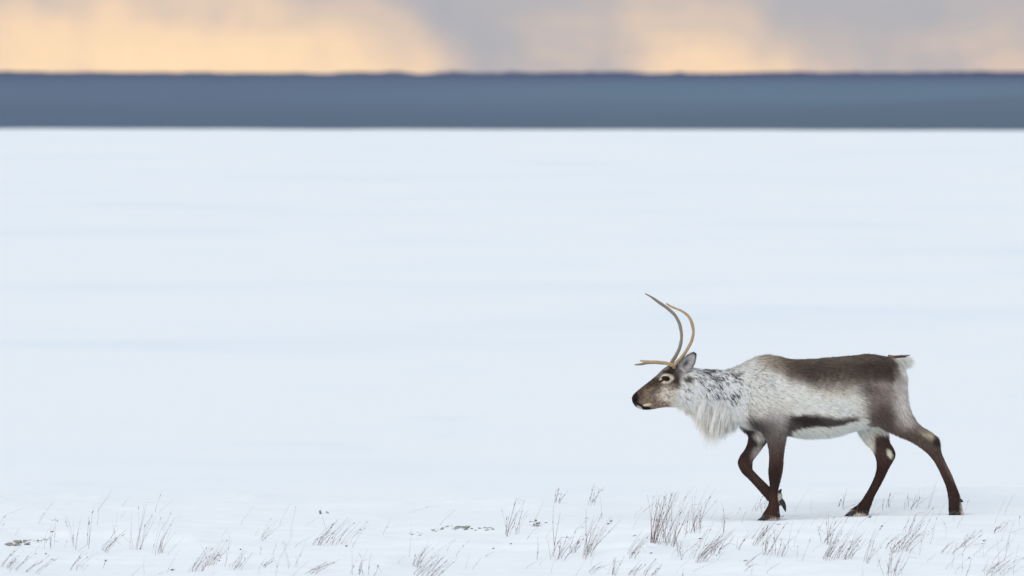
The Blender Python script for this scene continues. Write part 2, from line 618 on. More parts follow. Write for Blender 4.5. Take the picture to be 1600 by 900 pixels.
def build_body(root):
    V, Fc, off = [], [], 0

    def add(vf):
        nonlocal off
        v, f = vf
        V.append(v)
        Fc.extend([tuple(i + off for i in q) for q in f])
        off += len(v)

    add(loft(TRUNK, 4, 40, 2.25, FUR_IN))
    add(loft(HEAD, 4, 28, 2.35, 0.003))
    for L in (NEAR_FORE, FAR_FORE, NEAR_HIND, FAR_HIND):
        add(loft(L, 4, 24, 2.15, 0.0035))
    for s in (-1, 1):   # brow over the eye, cheek, shoulder blade and hip
        add(ellipsoid(W(1040, 586.5, s * .060), (.034, .020, .020), 0.4))
        add(ellipsoid(W(1050, 612, s * .052), (.05, .022, .055), 0.2))
        add(ellipsoid(W(1194, 607, s * .142), (.085, .045, .15), -0.35))
        add(ellipsoid(W(1374, 600, s * .140), (.10, .055, .13), 0.1))
    raw = bpy.data.meshes.new("body_raw")
    raw.from_pydata([tuple(p) for p in np.vstack(V)], [], Fc)
    tmp = bpy.data.objects.new("body_raw", raw)
    COL.objects.link(tmp)
    rm = tmp.modifiers.new("r", 'REMESH')
    rm.mode = 'VOXEL'
    rm.voxel_size = 0.0062
    sm = tmp.modifiers.new("s", 'SMOOTH')
    sm.factor = 0.5
    sm.iterations = 5
    dg = bpy.context.evaluated_depsgraph_get()
    me = bpy.data.meshes.new_from_object(tmp.evaluated_get(dg))
    bpy.data.objects.remove(tmp)
    bpy.data.meshes.remove(raw)
    n = len(me.vertices)
    co = np.empty(n * 3, dtype=np.float32)
    me.vertices.foreach_get('co', co)
    co = co.reshape(-1, 3).astype(np.float64)
    no = np.empty(n * 3, dtype=np.float32)
    me.vertices.foreach_get('normal', no)
    no = no.reshape(-1, 3).astype(np.float64)
    # ribs and loose skin folds as real relief on the flank
    px, py = to_coat(co)
    rib = np.sin((px + (py - 590) * 0.45) * 0.62) * ss(px, 1262, 1280) * (1 - ss(px, 1322, 1342)) * ss(py, 572, 584) * (1 - ss(py, 604, 622))
    lump = fbm(co * np.array((9, 9, 9)), 3, 91) * 0.004 * (1 - ss(py, 660, 700)) * ss(px, 1080, 1110)
    co = co + no * (0.0016 * rib + lump)[:, None]
    me.vertices.foreach_set('co', co.astype(np.float32).ravel())
    me.polygons.foreach_set('use_smooth', np.ones(len(me.polygons), dtype=bool))
    me.name = "body"
    me.materials.clear()
    me.materials.append(M_SKIN)
    me.update()
    o = bpy.data.objects.new("body", me)
    COL.objects.link(o)
    set_col(o, coat(co) * 0.85)
    o.parent = root
    return o


def to_coat(co):
    """coat chart: side elevation of the animal, 250 units to the metre"""
    return 800.0 + co[:, 0] * 250.0, 812.0 - co[:, 2] * 250.0


def ell(px, py, cx, cy, rx, ry, rot=0.0, soft=0.5):
    a = math.radians(rot)
    dx, dy = px - cx, py - cy
    u = (dx * math.cos(a) + dy * math.sin(a)) / rx
    v = (-dx * math.sin(a) + dy * math.cos(a)) / ry
    d = np.sqrt(u * u + v * v)
    return 1 - ss(d, 1 - soft, 1 + soft)


def coat(co, strand=False):
    """colour of the coat at points on the skin (linear albedo)"""
    px, py = to_coat(co)
    y = co[:, 1]
    n1 = fbm(co * 16.0, 3, 101)
    n2 = fbm(co * np.array((30, 30, 60.0)), 3, 105)
    hx, hy = px, py                                   # undistorted, for the face
    px = px + 5 * n1 + 2 * n2
    py = py + 4 * fbm(co * 14.0, 3, 111) + 2 * n2
    C = np.empty((len(co), 3))
    C[:] = lin((214, 216, 219))

    def lay(mask, rgb):
        C[:] = C + (lin(rgb) - C) * np.clip(mask, 0, 1)[:, None]

    # neck and chest
    lay(ell(px, py, 1105, 640, 60, 22, 12, .7) * .55, (222, 217, 208))
    lay(ell(px, py, 1180, 590, 30, 34, 0, .8) * .45, (198, 200, 205))
    lay(ell(px, py, 1200, 640, 40, 40, 0, .8) * .30, (180, 178, 178))
    # flank
    lay(ss(px, 1195, 1250) * ss(py, 590, 625) * .8, (218, 217, 215))
    lay(ell(px, py, 1122, 620, 62, 40, 8, .7) * .7, (232, 232, 231))
    # withers and saddle
    lay(ell(px, py, 1203, 560, 26, 17, 10, .7) * .8, (150, 134, 118))
    bnd = np.interp(px, [1190, 1210, 1232, 1260, 1300, 1330, 1350, 1420], [556, 572, 590, 601, 604, 604, 604, 600])
    sad = ss(bnd - py, -19, 17) * ss(px, 1196, 1232)
    lay(sad, (114, 101, 93))
    lay(ell(px, py, 1228, 575, 18, 18, 0, .8) * .45, (132, 114, 98))
    lay(sad * ell(px, py, 1278, 582, 52, 14, 2, .8) * .8, (78, 66, 63))
    lay(ell(px, py, 1366, 574, 42, 16, 6, .7) * .9, (74, 62, 60))
    lay(ell(px, py, 1310, 559, 70, 7, 0, .9) * .5, (128, 114, 106))
    # rib stripes: pale hair over the ribs, then darker rib shading painted in below
    st = 0.5 + 0.5 * np.sin((hx + (hy - 590) * 0.45) * 0.62)
    st = np.clip(st + .5 * fbm(co * 22.0, 2, 181), 0, 1)
    lay(st * ss(hx, 1262, 1285) * (1 - ss(hx, 1322, 1345)) * ell(px, py, 1302, 598, 46, 13, 5, .7) * .55, (170, 160, 152))
    lay((1 - st) * ss(hx, 1262, 1285) * (1 - ss(hx, 1322, 1345)) * ell(px, py, 1302, 608, 40, 9, 3, .8) * .35, (140, 130, 124))
    # haunch
    hn = ss(px, 1332, 1362) * ss(py, 594, 606) * (1 - ss(py, 690, 700))
    lay(hn * (y < .02) + hn * (y >= .02) * (1 - ss(py, 655, 672)), (142, 130, 127))
    lay(ell(px, py, 1352, 640, 16, 18, 0, .8) * .35, (178, 174, 174))
    lay(ell(px, py, 1352, 604, 14, 16, 0, .8) * .5, (96, 84, 80))
    lay(ell(px, py, 1382, 650, 28, 22, 25, .7) * .9 * (y < .02), (92, 79, 77))
    lay(ell(px, py, 1412, 622, 16, 44, -4, .8) * .85, (196, 192, 194))
    lay(ell(px, py, 1428, 656, 8, 16, -30, .8) * .6 * (y < 0), (172, 164, 162))
    # dark flank stripe and white belly
    bt = np.interp(px, [1220, 1240, 1260, 1300, 1320, 1340], [652, 647, 646, 650, 650, 648])
    bb = np.interp(px, [1220, 1232, 1260, 1300, 1320, 1340], [676, 672, 664, 664, 660, 652])
    stripe = ss(py, bt - 7, bt + 5) * (1 - ss(py, bb - 2, bb + 2.5)) * ss(px, 1221, 1232) * (1 - ss(px, 1331, 1343))
    lay(stripe * .92, (72, 60, 60))
    lay(stripe * ell(px, py, 1258, 655, 26, 8, 8, .8) * .8, (38, 30, 30))
    lay(ss(py, bb, bb + 4) * ss(px, 1229, 1235) * (1 - ss(px, 1372, 1384)) * ((y > -.06) | (px < 1352)), (224, 219, 213))
    # near foreleg
    nf = (y < -.02) * ss(px, 1158, 1172) * (1 - ss(px, 1233, 1238))
    lay(nf * ss(py, 612, 690) * .95, (104, 93, 92))
    lay(nf * ell(px, py, 1180, 660, 22, 9, 25, .8) * .75, (66, 54, 52))
    lay(nf * ss(py, 680, 712), (88, 74, 71))
    lay(nf * ss(py, 706, 738), (62, 49, 46))
    lay(nf * ell(px, py, 1211, 745, 14, 18, 0, .7) * .6, (52, 40, 38))
    lay(nf * ss(py, 764, 780), (80, 61, 53))
    lay(nf * ss(hx - np.interp(hy, [670, 700, 734, 760], [1219, 1220, 1217, 1212]), 0, 9) * ss(py, 672, 690) * (1 - ss(py, 748, 764)) * .55, (168, 154, 148))
    lay(nf * ss(hy + 3 * n2, 799, 807), (196, 190, 186))
    # far foreleg
    ff = (y > .05) * ss(px, 1146, 1152) * (1 - ss(px, 1226, 1232)) * ss(py, 655, 672)
    lay(ff, (72, 58, 55))
    lay(ff * ell(px, py, 1186, 680, 12, 9, 35, .6) * .9, (205, 203, 204))
    lay(ff * ell(px, py, 1184, 705, 7, 16, 25, .7) * .85, (172, 168, 168))
    lay(ff * ell(px, py, 1180, 742, 6, 20, -38, .8) * .5, (112, 96, 88))
    lay(ff * ell(hx, hy, 1220, 776, 4, 10, 0, .5) * .9, (205, 203, 200))
    # near hind leg
    nh = (y < -.02) * ss(px, 1378, 1400) * ss(py, 655, 676)
    lay(nh, (104, 90, 86))
    lay(nh * ss(hy, 690, 706), (88, 74, 70))
    lay(nh * ell(hx, hy, 1446, 675, 15, 6, 30, .6) * .9, (180, 168, 154))
    lay(nh * ell(hx, hy, 1463, 686, 8, 9, 40, .6) * .9, (44, 33, 32))
    lay(nh * ss(hy, 715, 760), (66, 52, 49))
    lay(nh * ell(hx, hy, 1484, 733, 5, 26, -25, .8) * .7, (140, 126, 122))
    lay(nh * ss(hx, 1496, 1501) * ss(hy, 762, 776), (196, 190, 184))
    lay(nh * ss(hy, 797, 802), (206, 202, 198))
    # far hind leg
    fh = (y > .03) * ss(px, 1330, 1336) * (1 - ss(px, 1404, 1408)) * ss(py, 672, 684)
    lay(fh, (210, 204, 199))
    lay(fh * ss(hx - np.interp(hy, [670, 700, 720, 740], [1362, 1367, 1364, 1355]), -4, 6), (84, 69, 65))
    lay(fh * ss(hy, 712, 734), (64, 50, 47))
    lay(fh * ell(hx, hy, 1391, 709, 4, 8, -25, .5), (212, 206, 196))
    lay(fh * ell(hx, hy, 1400, 705, 3, 14, -15, .6) * .8, (34, 26, 26))
    lay(fh * ss(hy - (hx - 1340) * .12, 796, 801) * ss(hx, 1329, 1335), (198, 190, 180))
    # rump patch
    lay(ell(hx, hy, 1413, 573, 11, 16, -20, .5) * .95, (228, 226, 220))
    # ------------------------------------------------ head
    face = 1 - ss(hx + (hy - 600) * .35, 1050, 1064)
    nz = 2.0 * n2
    fx, fy = hx + nz, hy + nz
    lay(face, (130, 112, 101))
    ax = (fx - 988) * 0.93 - (fy - 622) * 0.37        # along the face from the nose
    bv = (fx - 988) * 0.37 + (fy - 622) * 0.93        # below the bridge line
    lay(face * (1 - ss(bv, -3, 3)) * ss(ax, 4, 16) * .6, (100, 84, 76))
    lay(ell(fx, fy, 1021, 603, 9, 15, 18, .6) * .85, (74, 61, 56))
    lay(ell(fx, fy, 1010, 603, 12, 5, -35, .7) * .6, (92, 76, 68))
    lay(ell(fx, fy, 1008, 615, 12, 8, -35, .7) * .4, (150, 128, 112))
    lay(ell(fx, fy, 1029, 590, 6, 9, 20, .6) * .5, (84, 70, 64))
    lay(ell(fx, fy, 1033, 579, 11, 5, -42, .6) * .95, (196, 194, 196))
    lay(ell(fx, fy, 1048, 581, 15, 7, -8, .5) * .9, (62, 50, 45))
    lay(ell(fx, fy, 1056, 592, 5, 12, 8, .5) * .9, (66, 54, 50))
    lay(ell(fx, fy, 1042, 602, 13, 6, 0, .7) * .6, (128, 112, 100))
    lay(ell(hx, hy, 1040.5, 591.5, 10.6, 7.6, -10, .25), (214, 201, 187))
    lay(ell(hx, hy, 1033.0, 595.0, 5, 1.7, -25, .5), (40, 32, 30))
    lay(ell(fx, fy, 1042, 619, 15, 14, 0, .8) * .95, (214, 206, 200))
    lay(ell(fx, fy, 1012, 611, 12, 4, -32, .7) * .5, (158, 140, 126))
    lay(ell(fx, fy, 1001, 617, 6, 6, 0, .7) * .5, (78, 66, 62))
    lay(ell(fx, fy, 1028, 632, 16, 6, -5, .7) * .7, (164, 138, 124))
    lay(ell(fx, fy, 1016, 622, 12, 5, -20, .7) * .45, (178, 160, 146))
    mot = fbm(co * np.array((95, 95, 120.)), 3, 171)
    C[:] = C * (1 + ((.7 * mot - .14) * face)[:, None])
    # mouth, lips and nose
    lay(ell(hx, hy, 1010, 632.8, 7, 2.6, -14, .4) * .85, (206, 192, 176))
    lay(ell(hx, hy, 1008.5, 638.2, 8.5, 3.4, -2, .35), (24, 19, 20))
    lay(ell(hx, hy, 999, 637.0, 5.5, 1.8, 32, .4), (190, 188, 190))
    lay(ell(hx, hy, 991.5, 621.5, 6.6, 11, -4, .35), (36, 31, 33))
    lay(ell(hx, hy, 1000, 632.6, 9, 1.6, 28, .4), (40, 33, 34))
    lay(ell(hx, hy, 993.0, 625.0, 2.6, 2.2, 30, .4), (14, 12, 13))
    # behind the ear
    lay(ell(fx, fy, 1072, 590, 7, 6, -20, .5) * .9, (54, 46, 44))
    lay(ell(fx, fy, 1064, 579, 8, 9, 0, .7) * .5, (168, 164, 165))
    lum = C.mean(1, keepdims=True)
    C = C * (.84 + .48 * ss(lum, .07, .5)) * np.array((1.05, 1.0, .91))
    lw = (ss(py, 690, 725) * (1 - ss(lum[:, 0], .1, .3)))[:, None]
    C = C * (1 - lw * (1 - np.array((.95, .76, .72))))
    return np.clip(C, 0, .92)


# where the neck carries dark guard hairs
def fleck(co):
    px, py = to_coat(co)
    m = ell(px, py, 1112, 585, 28, 15, 14, .6)
    m = np.maximum(m, ell(px, py, 1116, 606, 16, 20, -30, .7) * .8)
    m = np.maximum(m, ell(px, py, 1146, 586, 14, 8, 0, .7) * .9)
    m = np.maximum(m, ell(px, py, 1148, 613, 9, 16, 20, .7) * .9)
    m = np.maximum(m, ell(px, py, 1170, 600, 26, 24, 0, .9) * .25)
    m = np.maximum(m, ell(px, py, 1066, 610, 12, 12, 0, .8) * .35)
    cl = fbm(np.stack([px * .15 + py * .09, py * .22 - px * .13, co[:, 1] * 30], -1), 3, 121)
    return np.clip(m * ss(cl, -.14, .22), 0, 1)


def strands(name, root, dirs, nrm, length, width, col, parent, mat, droop=0.0, tip=1.15, segs=3):
    """fur as tapered blades lying along the skin, lit with the skin's normal"""
    n = len(root)
    side = np.cross(dirs, nrm)
    side /= np.maximum(np.linalg.norm(side, axis=1, keepdims=True), 1e-6)
    V = np.empty((n, 2 * segs + 1, 3), dtype=np.float32)
    Cc = np.empty((n, 2 * segs + 1, 3), dtype=np.float32)
    g = np.array((0, 0, -1.0))
    for k in range(segs + 1):
        t = k / segs
        p = root + dirs * (length * t)[:, None] + g * (droop * length * t * t)[:, None] if np.ndim(droop) else root + dirs * (length * t)[:, None] + g * (droop * length * t * t)[:, None]
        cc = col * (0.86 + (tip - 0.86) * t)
        if k < segs:
            wd = width * (1 - 0.75 * t)
            V[:, 2 * k] = p - side * wd[:, None]
            V[:, 2 * k + 1] = p + side * wd[:, None]
            Cc[:, 2 * k] = Cc[:, 2 * k + 1] = cc
        else:
            V[:, 2 * k] = p
            Cc[:, 2 * k] = cc
    m = 2 * segs + 1
    b = (np.arange(n) * m)[:, None]
    quads = np.concatenate([b + np.array((2 * k, 2 * k + 1, 2 * k + 3, 2 * k + 2)) for k in range(segs - 1)])
    tris = b + np.array((2 * segs - 2, 2 * segs - 1, 2 * segs))
    o = mesh_np(name, V.reshape(-1, 3), [quads, tris], mat, parent)
    set_col(o, np.clip(Cc.reshape(-1, 3), 0, .95))
    nn = np.repeat(nrm, m, axis=0)
    o.data.normals_split_custom_set_from_vertices(nn.astype(np.float32).tolist())
    return o


def sample_surface(me, n, dens):
    me.calc_loop_triangles()
    T = len(me.loop_triangles)
    tv = np.empty(T * 3, dtype=np.int32)
    me.loop_triangles.foreach_get('vertices', tv)
    tv = tv.reshape(-1, 3)
    co = np.empty(len(me.vertices) * 3, dtype=np.float32)
    me.vertices.foreach_get('co', co)
    co = co.reshape(-1, 3).astype(np.float64)
    no = np.empty(len(me.vertices) * 3, dtype=np.float32)
    me.vertices.foreach_get('normal', no)
    no = no.reshape(-1, 3).astype(np.float64)
    a, b, c = co[tv[:, 0]], co[tv[:, 1]], co[tv[:, 2]]
    area = np.linalg.norm(np.cross(b - a, c - a), axis=1) * dens((a + b + c) / 3)
    cdf = np.cumsum(area)
    idx = np.searchsorted(cdf, rng.random(n) * cdf[-1])
    idx = np.minimum(idx, T - 1)
    r1, r2 = np.sqrt(rng.random(n)), rng.random(n)
    w = np.stack([1 - r1, r1 * (1 - r2), r1 * r2], -1)
    P = (co[tv[idx]] * w[:, :, None]).sum(1)
    Nn = (no[tv[idx]] * w[:, :, None]).sum(1)
    Nn /= np.linalg.norm(Nn, axis=1, keepdims=True)
    return P, Nn


def flow(co):
    """direction the hair grows"""
    px, py = to_coat(co)
    f = np.empty_like(co)
    f[:] = (1.0, 0, -.30)
    neck = (1 - ss(px, 1130, 1200))[:, None]
    f = f * (1 - neck) + np.array((.75, 0, -.62)) * neck
    head = (1 - ss(px + (py - 600) * .35, 1046, 1066))[:, None]
    f = f * (1 - head) + np.array((.92, 0, .30)) * head
    leg = ss(py, 655, 700)[:, None] * ss(px, 1135, 1150)[:, None]
    f = f * (1 - leg) + np.array((.25, 0, -1.0)) * leg
    hau = (ss(px, 1345, 1400) * ss(py, 585, 620) * (1 - leg[:, 0]))[:, None]
    f = f * (1 - hau) + np.array((.55, 0, -.85)) * hau
    return f


def hair_len(co):
    px, py = to_coat(co)
    L = np.full(len(co), .032)
    L = L + .018 * ell(px, py, 1115, 610, 70, 50, 0, .6)
    L = L + .012 * ell(px, py, 1190, 560, 40, 16, 0, .6)
    head = 1 - ss(px + (py - 600) * .35, 1046, 1074)
    L = L * (1 - head) + head * (.0075 + .004 * ss(px, 1010, 1045))
    leg = ss(py, 672, 706) * ss(px, 1135, 1150)
    L = L * (1 - leg) + leg * .013
    L = L + .014 * (ss(py, 670, 680) * (1 - ss(py, 690, 696)) * ss(px, 1232, 1240) * (1 - ss(px, 1345, 1380)))
    L = L + .015 * ss(py, 772, 798)
    return L


def build_fur(body):
    def dens(c):
        px, py = to_coat(c)
        d = np.ones(len(c))
        d = d + 1.6 * (1 - ss(px, 1050, 1075)) + 1.0 * ss(py, 690, 710)
        # none on the wet nose, the lips or in the eye
        d = d * (1 - .8 * ell(px, py, 991, 623, 6, 10, 0, .2)) * (1 - .6 * ell(px, py, 1007, 637, 12, 6, 0, .3)) * (1 - ell(px, py, 1039.3, 591.8, 8.6, 5.6, -12, .15))
        return d
    P, Nn = sample_surface(body.data, 150000, dens)
    f = flow(P)
    cl = np.stack([fbm(P * 38, 2, 131), fbm(P * 38 + 9, 2, 135), fbm(P * 38 + 21, 2, 139)], -1)
    f = f / np.linalg.norm(f, axis=1, keepdims=True) + cl * .35 + rng.normal(0, .13, P.shape)
    t = f - (f * Nn).sum(1, keepdims=True) * Nn
    t /= np.maximum(np.linalg.norm(t, axis=1, keepdims=True), 1e-5)
    px, py = to_coat(P)
    lift = np.clip(rng.normal(.24, .10, len(P)), .04, .6)
    lift = lift * (1 - .4 * ss(py, 690, 710))
    d = t * np.cos(lift)[:, None] + Nn * np.sin(lift)[:, None]
    L = hair_len(P) * rng.uniform(.65, 1.2, len(P))
    fl = fleck(P)
    dark = rng.random(len(P)) < fl * .72
    L = np.where(dark, L * .8, L)
    d[dark] = d[dark] + Nn[dark] * .16
    d /= np.linalg.norm(d, axis=1, keepdims=True)
    C = coat(P)
    lum = C.mean(1)
    k = 1 + rng.normal(0, .19, len(P)) + .10 * fbm(P * np.array((60, 60, 60.)), 2, 141) + .10 * fbm(P * 20.0, 2, 145)
    C = C * np.clip(k, .4, 1.6)[:, None]
    C[dark] = lin((62, 58, 64)) * rng.uniform(.6, 1.5, (dark.sum(), 1))
    nk = (rng.random(len(P)) < .025) & (lum > .25) & ~dark
    C[nk] *= .6
    wd = np.where(px < 1060, .0011, .0017) * rng.uniform(.7, 1.2, len(P))
    wd = np.where(dark, wd * 1.15, wd)
    jn = Nn + rng.normal(0, .16, Nn.shape)
    jn /= np.linalg.norm(jn, axis=1, keepdims=True)
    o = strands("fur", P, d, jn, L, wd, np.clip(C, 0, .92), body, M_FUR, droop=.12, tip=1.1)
    o['kind'] = 'stuff'


def build_mane(root, body):
    """long pale hair hanging from the throat and chest"""
    n_cl = 520
    R, Dr, Nm, L, Wd, Cc = [], [], [], [], [], []
    for i in range(n_cl):
        u = rnd.random()
        s = rnd.choice((-1, 1)) * rnd.random() ** .8
        up = rnd.random() ** 1.5 * 26                     # some locks start higher on the side of the neck
        bx = np.interp(u, [0, 1], [1062, 1152])
        low = np.interp(bx, [1064, 1090, 1112, 1134, 1153], [634, 641, 649, 657, 663])
        hw = np.interp(bx, [1064, 1112, 1153], [.056, .085, .125])
        s2 = s * (.55 + .45 * min(1, up / 20))
        by = low - 4 - up - s2 * s2 * 9
        c = W(bx, by, s2 * hw)
        peak = math.exp(-((bx - 1116) / 26) ** 2)
        ln = (.045 + .120 * peak) * rnd.uniform(.55, 1.2) + up * .0016
        d = np.array((-.16 + rnd.gauss(0, .09), s2 * .16 + rnd.gauss(0, .05), -1.0))
        d /= np.linalg.norm(d)
        shade = rnd.random()
        base = lin((250, 248, 242)) if shade > .2 or up > 9 else lin((228, 216, 194))
        for k in range(30):
            r = c + np.array((rnd.gauss(0, .012), rnd.gauss(0, .006), rnd.gauss(0, .010)))
            tip = c + d * ln + np.array((rnd.gauss(0, .011), rnd.gauss(0, .006), 0))
            v = tip - r
            l = np.linalg.norm(v)
            R.append(r)
            Dr.append(v / l)
            nn = np.array((-.2, (.8 if s > 0 else -.8), .7)) + rng.normal(0, .12, 3)
            Nm.append(nn / np.linalg.norm(nn))
            L.append(l * rnd.uniform(.55, 1.3))
            Wd.append(.0010 * rnd.uniform(.6, 1.3))
            Cc.append(base * rnd.uniform(.85, 1.08))
    o = strands("throat_mane", np.array(R), np.array(Dr), np.array(Nm), np.array(L), np.array(Wd), np.clip(np.array(Cc), 0, .94), root, M_FUR, droop=.05, tip=1.08, segs=4)
    return o


def tube(pts, rad, nseg=10, cap=True):
    P = np.asarray(pts, dtype=np.float64)
    n = len(P)
    T = np.gradient(P, axis=0)
    T /= np.linalg.norm(T, axis=1, keepdims=True)
    ref = np.array((0, 1.0, 0.1))
    v, f = [], []
    for i in range(n):
        a = np.cross(T[i], ref)
        if np.linalg.norm(a) < 1e-3:
            a = np.cross(T[i], (1.0, 0, 0))
        a /= np.linalg.norm(a)
        b = np.cross(T[i], a)
        for j in range(nseg):
            th = 2 * math.pi * j / nseg
            v.append(P[i] + (a * math.cos(th) + b * math.sin(th)) * rad[i])
    for i in range(n - 1):
        for j in range(nseg):
            j2 = (j + 1) % nseg
            f.append((i * nseg + j, i * nseg + j2, (i + 1) * nseg + j2, (i + 1) * nseg + j))
    if cap:
        v.append(P[0] - T[0] * rad[0] * .5)
        v.append(P[-1] + T[-1] * rad[-1] * .8)
        for j in range(nseg):
            j2 = (j + 1) % nseg
            f.append((len(v) - 2, j2, j))
            f.append((len(v) - 1, (n - 1) * nseg + j, (n - 1) * nseg + j2))
    return np.array(v), f


def join_py(name, parts, mat, parent=None, cols=None):
    V, Fc, off = [], [], 0
    for v, f in parts:
        V.append(v)
        Fc.extend([tuple(i + off for i in q) for q in f])
        off += len(v)
    me = bpy.data.meshes.new(name)
    me.from_pydata([tuple(p) for p in np.vstack(V)], [], Fc)
    me.polygons.foreach_set('use_smooth', np.ones(len(me.polygons), dtype=bool))
    me.materials.append(mat)
    o = bpy.data.objects.new(name, me)
    COL.objects.link(o)
    if parent is not None:
        o.parent = parent
    if cols is not None:
        set_col(o, np.vstack(cols))
    return o


def antler(root, beam, tine, label, base_rgb, extra=None):
    """beam and tine: lists of (px, py, depth, radius)"""
    parts, cols = [], []
    for ch in [beam, tine] + ([extra] if extra else []):
        K = np.array([np.concatenate([W(a, b, c), [r]]) for a, b, c, r in ch])
        K = catmull(K, 7)
        wob = fbm(K[:, :3] * 30, 2, 151)
        rad = K[:, 3] * (1 + .22 * wob)
        P = K[:, :3] + np.stack([fbm(K[:, :3] * 14, 2, 153), fbm(K[:, :3] * 14, 2, 155), fbm(K[:, :3] * 14, 2, 157)], -1) * .0025
        v, f = tube(P, rad, 12)
        parts.append((v, f))
        t = np.concatenate([np.repeat(np.linspace(0, 1, len(P)), 12), [0, 1]])
        c = lin(base_rgb) * (1 - .25 * (1 - ss(t, 0, .15)))[:, None] + (lin((196, 176, 146)) - lin(base_rgb)) * (ss(t, .8, 1.0) * .2)[:, None]
        cols.append(c)
    o = join_py("antler", parts, M_ANTLER, root, cols)
    o['label'] = label
    return o


def ear(root, side):
    """leaf-shaped cup, open outward, with a furry outside"""
    base, tip = W(1065.5, 579.5, side * .066), W(1085.5, 553.0, side * .098)
    axis_ = tip - base
    L = np.linalg.norm(axis_)
    axis_ /= L
    out = np.array((.30, side * 1.0, .12))
    out -= axis_ * out.dot(axis_)
    out /= np.linalg.norm(out)
    lat = np.cross(axis_, out) * (-side)
    nu, nv = 22, 17
    parts, cols = [], []
    for layer in (0, 1):
        v, f, c = [], [], []
        for i in range(nu):
            t = i / (nu - 1)
            w = .041 * (math.sin(math.pi * min(1, t ** .85 * .95 + .05)) ** .62 + .0) * (1 - .15 * t) + .010 * (1 - t) * (t < .25)
            w = max(w, .0015)
            for j in range(nv):
                s = -1 + 2 * j / (nv - 1)
                bow = -(1 - s * s) * .62 * w
                p = base + axis_ * (L * t) + lat * (s * w) + out * (bow - layer * .0035 * (1 - s * s * .6) - .012 * t * t)
                v.append(p)
                rim = abs(s) ** 3
                if layer == 0:
                    k = lin((206, 199, 197)) * (1 - .62 * rim) * (1 - .86 * math.exp(-((t - .34) / .22) ** 2 - ((s + .1) / .4) ** 2))
                    k = k + (lin((60, 52, 52)) - k) * ss(np.array(t), .84, 1.0)
                else:
                    k = lin((140, 134, 136)) + (lin((48, 42, 44)) - lin((140, 134, 136))) * max(rim * .8, float(ss(np.array(t), .65, .95)))
                c.append(k)
        for i in range(nu - 1):
            for j in range(nv - 1):
                q = (i * nv + j, i * nv + j + 1, (i + 1) * nv + j + 1, (i + 1) * nv + j)
                f.append(q if layer == 0 else q[::-1])
        parts.append((np.array(v), f))
        cols.append(np.array(c))
    o = join_py("ear", parts, M_SKIN, root, cols)
    o['label'] = "ear with pale inside and dark rim" if side < 0 else "ear on the far side of the head"
    # hair on both faces and round the rim
    R, Dr, Nm, Ls, Cc = [], [], [], [], []
    for layer in (0, 1):
        v, c = parts[layer][0], cols[layer]
        for q in range(1500):
            i, j = rnd.randrange(1, nu - 1), rnd.randrange(0, nv)
            p = v[i * nv + j] + rng.normal(0, .0015, 3)
            edge = abs(-1 + 2 * j / (nv - 1))
            nn = out if layer == 0 else -out
            d = axis_ * .9 + nn * .2 + lat * (-1 + 2 * j / (nv - 1)) * .3 + rng.normal(0, .15, 3)
            d /= np.linalg.norm(d)
            R.append(p)
            Dr.append(d)
            n3 = nn + lat * (-1 + 2 * j / (nv - 1)) * .4 + rng.normal(0, .15, 3)
            Nm.append(n3 / np.linalg.norm(n3))
            Ls.append(rnd.uniform(.006, .013))
            Cc.append(c[i * nv + j] * rnd.uniform(.7, 1.3))
    s = strands("ear_fur", np.array(R), np.array(Dr), np.array(Nm), np.array(Ls), np.full(len(R), .0008), np.array(Cc), o, M_FUR)
    s['kind'] = 'stuff'


def hoof_pair(root, heel, toe, y, drop=0.0):
    """two cloven toes from heel (px,py) to toe (px,py)"""
    for s in (-1, 1):
        rows = []
        for t, hh, ww in ((0, .030, .015), (.3, .032, .018), (.65, .024, .017), (.9, .011, .012), (1.0, .004, .005)):
            c = W(heel[0] + (toe[0] - heel[0]) * t, heel[1] + (toe[1] - heel[1]) * t, y + s * (.019 + .006 * t))
            ax = W(toe[0], toe[1], y) - W(heel[0], heel[1], y)
            up = np.array((-ax[2], 0, ax[0]))
            up /= np.linalg.norm(up)
            if up[2] < 0 or (abs(up[2]) < .5 and up[0] > 0):
                up = -up
            rows.append(np.concatenate([c + up * hh * .5, up * hh * .5, [ww]]))
        K = catmull(rows, 3)
        th = np.linspace(0, 2 * np.pi, 14, endpoint=False)
        v = np.vstack([k[:3] + np.sign(np.cos(th))[:, None] * (np.abs(np.cos(th)) ** .8)[:, None] * k[3:6] + np.sin(th)[:, None] * np.array((0, k[6], 0)) for k in K])
        f = []
        n = len(K)
        for i in range(n - 1):
            for j in range(14):
                j2 = (j + 1) % 14
                f.append((i * 14 + j, i * 14 + j2, (i + 1) * 14 + j2, (i + 1) * 14 + j))
        f.append(tuple(range(13, -1, -1)))
        f.append(tuple((n - 1) * 14 + j for j in range(14)))
        join_py("hoof", [(v, f)], M_HOOF, root)


def dewclaw(root, p0, p1, y):
    for s in (-1, 1):
        a, b = W(*p0, y + s * .018), W(*p1, y + s * .022)
        pts = [a + (b - a) * t for t in np.linspace(0, 1, 5)]
        v, f = tube(pts, [.010, .011, .010, .007, .002], 8)
        join_py("dewclaw", [(v, f)], M_HOOF, root)


